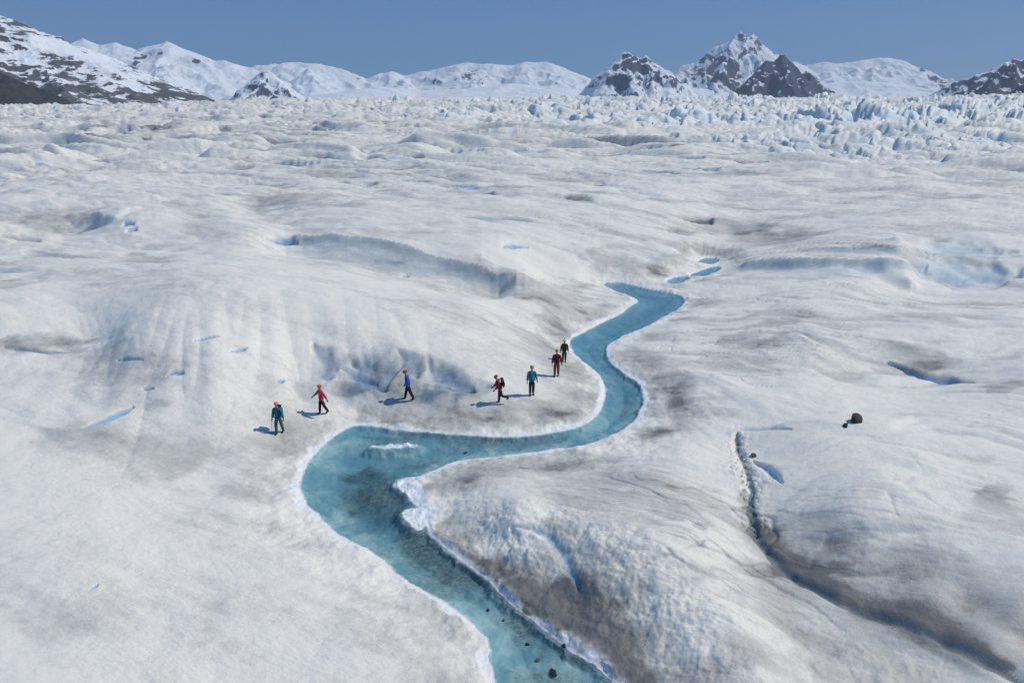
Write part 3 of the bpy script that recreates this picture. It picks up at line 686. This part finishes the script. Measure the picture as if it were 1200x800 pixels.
def sphere_mesh(c, r, mat, seg=20, rings=14, fn=None):
    bm = bmesh.new(); bmesh.ops.create_uvsphere(bm, u_segments=seg, v_segments=rings, radius=1)
    for v in bm.verts:
        co = Vector(v.co)
        if fn: co = fn(co)
        v.co = Vector((co.x * r[0] + c[0], co.y * r[1] + c[1], co.z * r[2] + c[2]))
    for f in bm.faces: f.smooth = True
    me_ = bpy.data.meshes.new('s'); bm.to_mesh(me_); bm.free(); me_.materials.append(mat); return me_

skin_c = simple_mat('skin', (.42, .24, .17), .6, .08, 20)
eye_c = simple_mat('eye', (.03, .025, .02), .3, .1)
lip_c = simple_mat('lips', (.30, .12, .10), .6, .1)
boot_c = simple_mat('boot_leather', (.035, .03, .03), .7, .3)
glove_c = simple_mat('glove_fabric', (.02, .02, .025), .8, .2)
metal_c = simple_mat('pole_metal', (.10, .10, .11), .4, .1)
_cl = {}
def cloth(c):
    if c not in _cl: _cl[c] = simple_mat('cloth', c, .8, .18, 14, .006)
    return _cl[c]

def head_fn(co):
    # chin, brow and nose on a sphere; face looks along -Y
    x_, y_, z_ = co
    k = 1 - .26 * max(0, -z_ - .1) - .05 * max(0, z_)
    x_ *= k
    if y_ < 0:
        y_ *= 1 - .12 * max(0, -z_)
        y_ -= .26 * math.exp(-(x_ / .16) ** 2 - ((z_ + .12) / .2) ** 2)      # nose
        y_ += .10 * (math.exp(-((abs(x_) - .36) / .16) ** 2 - ((z_ - .04) / .13) ** 2))  # eye sockets
        y_ -= .08 * math.exp(-(x_ / .3) ** 2 - ((z_ + .85) / .22) ** 2)     # chin
    return Vector((x_, y_, z_))

def person(px, py, face, label, jacket, trousers, helmet, legs, arms, lean=0, headpitch=0, gloves=True, scale=1.0, vest=None, packcol=None, packlabel=None, pole=None, sleeves=None):
    root = bpy.data.objects.new('person', None); C.objects.link(root)
    root['label'] = label; root['category'] = 'person'
    root['group'] = 'hikers walking in a line across the glacier'
    J = {}
    pelvis = Vector((0, 0, .93))
    la = math.radians(lean)
    def up(h, fwd=0, side=0): return pelvis + Vector((side, -math.sin(la) * h - fwd * math.cos(la), math.cos(la) * h - fwd * math.sin(la)))
    J['belly'] = up(.17); J['chest'] = up(.37); J['neck0'] = up(.50); J['neck1'] = up(.58, .01)
    hc = up(.70, .03 + .10 * math.sin(math.radians(headpitch)))
    for sd2, k in ((-1, 0), (1, 1)):
        th, kn = [math.radians(v_) for v_ in legs[k]]
        h = pelvis + Vector((.095 * sd2, 0, -.04)); kne = h + .42 * Vector((.02 * sd2, -math.sin(th), -math.cos(th)))
        an = kne + .41 * Vector((0, -math.sin(th - kn), -math.cos(th - kn)))
        fa = (th - kn) * .75
        toe = an + Vector((.015 * sd2, -.17 * math.cos(fa), -.065 - .17 * math.sin(-fa) * -1 * 1.0))
        if abs(kn) < .5: toe = an + Vector((.015 * sd2, -.17, -.055))
        else: toe = an + Vector((.015 * sd2, -.13, -.14))
        heel = an + Vector((0, .05, -.055)) if abs(kn) < .5 else an + Vector((0, .06, -.03))
        J['leg', sd2] = (h, kne, an, toe, heel)
        fwd_, out_, elb = [math.radians(v_) for v_ in arms[k]]
        shd = up(.46, 0, .185 * sd2)
        d1 = Vector((math.sin(out_) * sd2, -math.sin(fwd_) * math.cos(out_), -math.cos(fwd_) * math.cos(out_)))
        el = shd + .29 * d1
        f2 = fwd_ + elb
        d2 = Vector((math.sin(out_ * .9) * sd2, -math.sin(f2) * math.cos(out_), -math.cos(f2) * math.cos(out_)))
        wr_ = el + .25 * d2
        J['arm', sd2] = (shd, el, wr_, d2)
    low = min(min(J['leg', q_][3].z, J['leg', q_][4].z) for q_ in (-1, 1)) - .035
    dz = Vector((0, 0, -low))
    def hand(sd2, r, mat):
        shd, el, wr_, d2 = J['arm', sd2]
        V = [wr_ - d2 * .02, wr_ + d2 * .035, wr_ + d2 * .085]; E = [(0, 1), (1, 2)]; R = [.026 * r, (.022 * r, .038 * r), (.018 * r, .040 * r)]
        ms = [skin_mesh([v_ + dz for v_ in V], E, R, mat, 1, 'hand')]
        sidev = Vector((0, -1, 0)) - d2 * Vector((0, -1, 0)).dot(d2); sidev.normalize()
        inn = d2.cross(sidev).normalized() * sd2
        if inn.x * sd2 > 0: inn = -inn
        for f in range(4):
            o_ = sidev * (.028 - .0187 * f); b0 = wr_ + d2 * .07 + o_; ln = (.062, .072, .066, .052)[f]
            V = [b0, b0 + d2 * ln * .5 + inn * .006, b0 + d2 * ln * .85 + inn * .024, b0 + d2 * ln + inn * .046]
            ms.append(skin_mesh([v_ + dz for v_ in V], [(0, 1), (1, 2), (2, 3)], [.0095 * r, .009 * r, .0082 * r, .007 * r], mat, 1, 'finger'))
        b0 = wr_ + d2 * .03 + sidev * .022
        V = [b0, b0 + sidev * .028 + d2 * .022 + inn * .01, b0 + sidev * .036 + d2 * .052 + inn * .02]
        ms.append(skin_mesh([v_ + dz for v_ in V], [(0, 1), (1, 2)], [.012 * r, .0105 * r, .008 * r], mat, 1, 'thumb'))
        return ms
    # continuous body
    V = [pelvis, J['belly'], J['chest'], J['neck0'], J['neck1'], hc - Vector((0, 0, .03))]; E = [(0, 1), (1, 2), (2, 3), (3, 4), (4, 5)]
    R = [(.135, .105), (.12, .095), (.145, .105), (.07, .06), (.055, .055), (.07, .08)]
    for sd2 in (-1, 1):
        h, kn_, an, toe, heel = J['leg', sd2]; b_ = len(V)
        V += [h, kn_, an, an * .6 + toe * .4]; E += [(0, b_), (b_, b_ + 1), (b_ + 1, b_ + 2), (b_ + 2, b_ + 3)]; R += [.085, .055, .038, .028]
        shd, el, wr_, d2 = J['arm', sd2]; b_ = len(V)
        V += [shd, el, wr_]; E += [(2, b_), (b_, b_ + 1), (b_ + 1, b_ + 2)]; R += [.058, .040, .026]
    body = skin_mesh([v_ + dz for v_ in V], E, R, skin_c, 1)
    hcz = hc + dz
    parts = [body, sphere_mesh(hcz, (.076, .095, .118), skin_c, 28, 20, head_fn)]
    for sd2 in (-1, 1):
        parts.append(sphere_mesh(hcz + Vector((.028 * sd2, -.082, .004)), (.012, .008, .008), eye_c, 10, 8))
        parts.append(sphere_mesh(hcz + Vector((.078 * sd2, .005, -.01)), (.010, .02, .032), skin_c, 10, 8))
        if not gloves: parts += hand(sd2, 1, skin_c)
    parts.append(sphere_mesh(hcz + Vector((0, -.083, -.052)), (.022, .008, .006), lip_c, 10, 8))
    bo = link('body', merge(parts, 'body'), root)
    if gloves:
        for sd2 in (-1, 1): link('glove', merge(hand(sd2, 1.15, glove_c), 'glove'), root)
    # jacket
    jm = cloth(jacket)
    V = [up(-.10), up(.02), J['belly'], J['chest'], up(.46), up(.545)]; E = [(0, 1), (1, 2), (2, 3), (3, 4), (4, 5)]
    R = [(.205, .165), (.195, .16), (.185, .155), (.20, .16), (.16, .125), (.08, .08)]
    jmesh = []
    for sd2 in (-1, 1):
        shd, el, wr_, d2 = J['arm', sd2]; b_ = len(V)
        V += [shd, shd * .5 + el * .5, el, el * .5 + wr_ * .5, wr_ - d2 * .01]; E += [(4, b_)] + [(b_ + i_, b_ + i_ + 1) for i_ in range(4)]; R += [.095, .084, .074, .066, .054]
    link('jacket', skin_mesh([v_ + dz for v_ in V], E, R, jm, 1, 'jacket'), root)
    # trousers
    V = [pelvis + Vector((0, 0, .05)), pelvis - Vector((0, 0, .04))]; E = [(0, 1)]; R = [(.15, .12), (.155, .125)]
    for sd2 in (-1, 1):
        h, kn_, an, toe, heel = J['leg', sd2]; b_ = len(V)
        V += [h - Vector((0, 0, .06)), h * .5 + kn_ * .5, kn_, kn_ * .5 + an * .5, an + Vector((0, 0, .02))]; E += [(1, b_)] + [(b_ + i_, b_ + i_ + 1) for i_ in range(4)]; R += [.115, .105, .09, .084, .074]
    link('trousers', skin_mesh([v_ + dz for v_ in V], E, R, cloth(trousers), 1, 'trousers'), root)
    for sd2 in (-1, 1):
        h, kn_, an, toe, heel = J['leg', sd2]
        V = [an + Vector((0, 0, .06)), an - Vector((0, 0, .02)), heel, (an + toe) / 2 - Vector((0, 0, .012)), toe]; E = [(0, 1), (1, 2), (1, 3), (3, 4)]; R = [.066, .062, .05, .056, (.055, .042)]
        link('boot', skin_mesh([v_ + dz for v_ in V], E, R, boot_c, 1, 'boot'), root)
    # helmet: shell with brim and strap
    def hf(co):
        if co.z < -.12: co.z = -.12 - (co.z + .12) * .05; 
        return co
    hm = sphere_mesh((0, 0, 0), (.112, .132, .115), cloth(helmet), 24, 16, hf)
    brim = sphere_mesh((0, -.075, -.004), (.075, .085, .010), cloth(helmet), 16, 8)
    ho = link('helmet', merge([hm, brim], 'helmet'), root); ho.location = hcz + Vector((0, .012, .048)); ho.rotation_euler = (math.radians(headpitch + lean * .6), 0, 0)
    if vest:   # shoulder straps and belt of the pack seen from the front
        for sd2 in (-1, 1):
            V = [up(.10, .17, .13 * sd2), up(.28, .185, .11 * sd2), up(.42, .17, .10 * sd2), up(.52, .05, .11 * sd2), up(.44, -.14, .09 * sd2)]
            link('strap', skin_mesh([v_ + dz for v_ in V], [(i_, i_ + 1) for i_ in range(4)], [(.024, .02)] * 5, cloth(vest), 1, 'strap'), root)
        V = [up(.03, .05 + .13 * math.cos(math.radians(a_2)), .20 * math.sin(math.radians(a_2))) - Vector((0, 0, 0)) for a_2 in range(-90, 91, 30)]
        link('hip_belt', skin_mesh([v_ + dz for v_ in V], [(i_, i_ + 1) for i_ in range(6)], [.022] * 7, cloth(vest), 1, 'hip_belt'), root)
    p = hit(px, py)
    root.location = (p[0], p[1], p[2] - .01); root.rotation_euler = (0, 0, math.radians(face)); root.scale = (scale,) * 3
    if packcol:
        pk = bpy.data.objects.new('backpack', None); C.objects.link(pk); pk.location = root.location; pk.rotation_euler = root.rotation_euler; pk.scale = root.scale
        pk['label'] = packlabel; pk['category'] = 'backpack'
        bm = bmesh.new(); bmesh.ops.create_cube(bm, size=1); bmesh.ops.bevel(bm, geom=list(bm.edges), offset=.22, segments=4, affect='EDGES')
        R3 = Matrix.Rotation(la, 3, 'X')
        for v in bm.verts:
            co = Vector((v.co.x * .33 * (1 - .25 * max(0, v.co.z)), v.co.y * .21 * (1 - .2 * v.co.z), v.co.z * .50))
            v.co = R3 @ co + up(.28, -.235) + dz
        for f in bm.faces: f.smooth = True
        me_ = bpy.data.meshes.new('pack_body'); bm.to_mesh(me_); bm.free(); me_.materials.append(cloth(packcol)); link('pack_body', me_, pk)
        link('lid', sphere_mesh(up(.54, -.235) + dz, (.145, .11, .055), cloth(tuple(c_ * .7 for c_ in packcol))), pk)
        for sd2 in (-1, 1):
            V = [up(.50, -.14, .09 * sd2), up(.55, -.02, .10 * sd2), up(.42, .16, .11 * sd2), up(.25, .16, .16 * sd2), up(.12, -.08, .19 * sd2)]
            link('shoulder_strap', skin_mesh([v_ + dz for v_ in V], [(i_, i_ + 1) for i_ in range(4)], [.02] * 5, cloth(tuple(c_ * .6 for c_ in packcol)), 1, 'strap'), pk)
        pk['group'] = 'backpacks worn by the hikers'
    if pole is not None:
        sd2 = pole; shd, el, wr_, d2 = J['arm', sd2]; top = wr_ + d2 * .08 + dz
        po = bpy.data.objects.new('trekking_pole', None); C.objects.link(po); po.location = root.location; po.rotation_euler = root.rotation_euler; po.scale = root.scale
        po['label'] = 'thin dark trekking pole held by the hiker in teal nearest the camera'; po['category'] = 'trekking pole'
        tip = Vector((top.x + .03 * sd2, top.y - .10, .0))
        link('shaft', skin_mesh([top, tip], [(0, 1)], [.009, .007], metal_c, 0, 'shaft'), po)
        link('grip', skin_mesh([top + (top - tip).normalized() * .07, top - (top - tip).normalized() * .06], [(0, 1)], [.018, .016], glove_c, 1, 'grip'), po)
        link('basket', sphere_mesh(tip + (top - tip).normalized() * .06, (.03, .03, .006), glove_c, 12, 6), po)
    return root
# legs: (thigh forward, knee bend) for the right(-x) and left(+x) leg; arms: (forward, outward, elbow)
person(328, 508, -8, 'hiker nearest the camera in teal jacket, green trousers and orange helmet with one pole', (.035, .17, .21), (.05, .14, .11), (.72, .22, .09), [(16, 14), (-12, 6)], [(6, 10, 12), (2, 14, 8)],
       vest=(.015, .03, .04), packcol=(.02, .06, .08), packlabel='dark teal backpack worn by the hiker nearest the camera', pole=-1)
person(378, 485, -55, 'hiker in pink red jacket and black leggings with both arms swinging out', (.50, .055, .085), (.018, .012, .02), (.62, .16, .13), [(10, 4), (-14, 14)], [(30, 24, 18), (-26, 30, 8)], scale=.98)
person(479, 468.5, -84, 'hiker in bright blue jacket and black trousers striding left', (.018, .09, .42), (.012, .012, .03), (.50, .09, .05), [(16, 4), (-16, 8)], [(8, 3, 10), (-6, 3, 8)], lean=6, headpitch=12, scale=1.04)
person(586, 472.5, -84, 'hiker in dark red jacket bending forward with one heel lifted', (.26, .025, .03), (.03, .02, .035), (.42, .05, .045), [(4, 0), (-12, 62)], [(18, 3, 30), (10, 3, 30)], lean=14, headpitch=22,
       packcol=(.012, .012, .015), packlabel='black backpack worn by the hiker in dark red', scale=.98)
person(623, 463, 14, 'hiker in light teal blue jacket with dark trousers and orange red helmet', (.05, .24, .33), (.018, .018, .03), (.62, .12, .06), [(8, 12), (-4, 2)], [(4, 12, 14), (-4, 14, 10)], vest=(.03, .10, .15), scale=1.03)
person(652, 441, -6, 'hiker in burgundy jacket, reddish brown trousers and pink helmet', (.14, .018, .03), (.17, .055, .045), (.50, .16, .14), [(12, 12), (-8, 3)], [(6, 10, 12), (-2, 14, 10)], vest=(.05, .012, .015))
person(661, 424.5, 6, 'hiker at the far end of the line in dark olive with a pale helmet', (.03, .032, .018), (.03, .018, .016), (.55, .52, .45), [(6, 10), (-6, 2)], [(2, 12, 12), (-2, 12, 10)], vest=(.05, .05, .03), scale=.9)

# ------------------------------------------------------------------ air
HAZE = True
if HAZE:
    bm = bmesh.new(); bmesh.ops.create_cube(bm, size=1)
    top_z = 1650
    for v in bm.verts: v.co = Vector((v.co.x * 49000, 5000 + v.co.y * 19000, -700 + (v.co.z + .5) * (top_z + 700)))
    me = bpy.data.meshes.new('haze'); bm.to_mesh(me); bm.free()
    m = NT('air'); pv = m.n('VolumePrincipled'); pv.inputs['Color'].default_value = RGB(.80, .88, 1.0); pv.inputs['Density'].default_value = .000038; pv.inputs['Anisotropy'].default_value = 0.1
    m.set(m.out.inputs[1], pv.outputs[0]); me.materials.append(m.m)
    o = bpy.data.objects.new('haze', me); C.objects.link(o); o['kind'] = 'stuff'

# ------------------------------------------------------------------ light
EL, AZ = math.radians(50), math.radians(10)      # sun to the right, slightly beyond the walkers
sd_v = Vector((math.cos(EL) * math.cos(AZ), math.cos(EL) * math.sin(AZ), math.sin(EL)))
sl = bpy.data.lights.new('sun', 'SUN'); sl.energy = 3.5; sl.angle = math.radians(.53); sl.color = (1, .945, .865)
so = bpy.data.objects.new('sun', sl); C.objects.link(so); so.rotation_euler = (-sd_v).to_track_quat('-Z', 'Y').to_euler()
wd = bpy.data.worlds.new('World'); bpy.context.scene.world = wd; wd.use_nodes = True
nt = wd.node_tree; bg = nt.nodes['Background']
sk = nt.nodes.new('ShaderNodeTexSky'); sk.sky_type = 'NISHITA'; sk.sun_disc = False; sk.sun_elevation = EL; sk.sun_rotation = math.pi / 2 - AZ
sk.altitude = 4000; sk.air_density = 1.3; sk.dust_density = 0; sk.ozone_density = 3.0
mxs = nt.nodes.new('ShaderNodeMix'); mxs.data_type = 'RGBA'; mxs.inputs[0].default_value = .7; mxs.inputs[7].default_value = (.45, 2.52, 6.5, 1)
nt.links.new(sk.outputs[0], mxs.inputs[6]); nt.links.new(mxs.outputs[2], bg.inputs[0]); bg.inputs[1].default_value = .085
vs = bpy.context.scene.view_settings; vs.view_transform = 'Standard'; vs.look = 'None'; vs.exposure = -.22; vs.gamma = 1
cy = bpy.context.scene.cycles; cy.max_bounces = 5; cy.diffuse_bounces = 3; cy.transparent_max_bounces = 6; cy.volume_bounces = 0
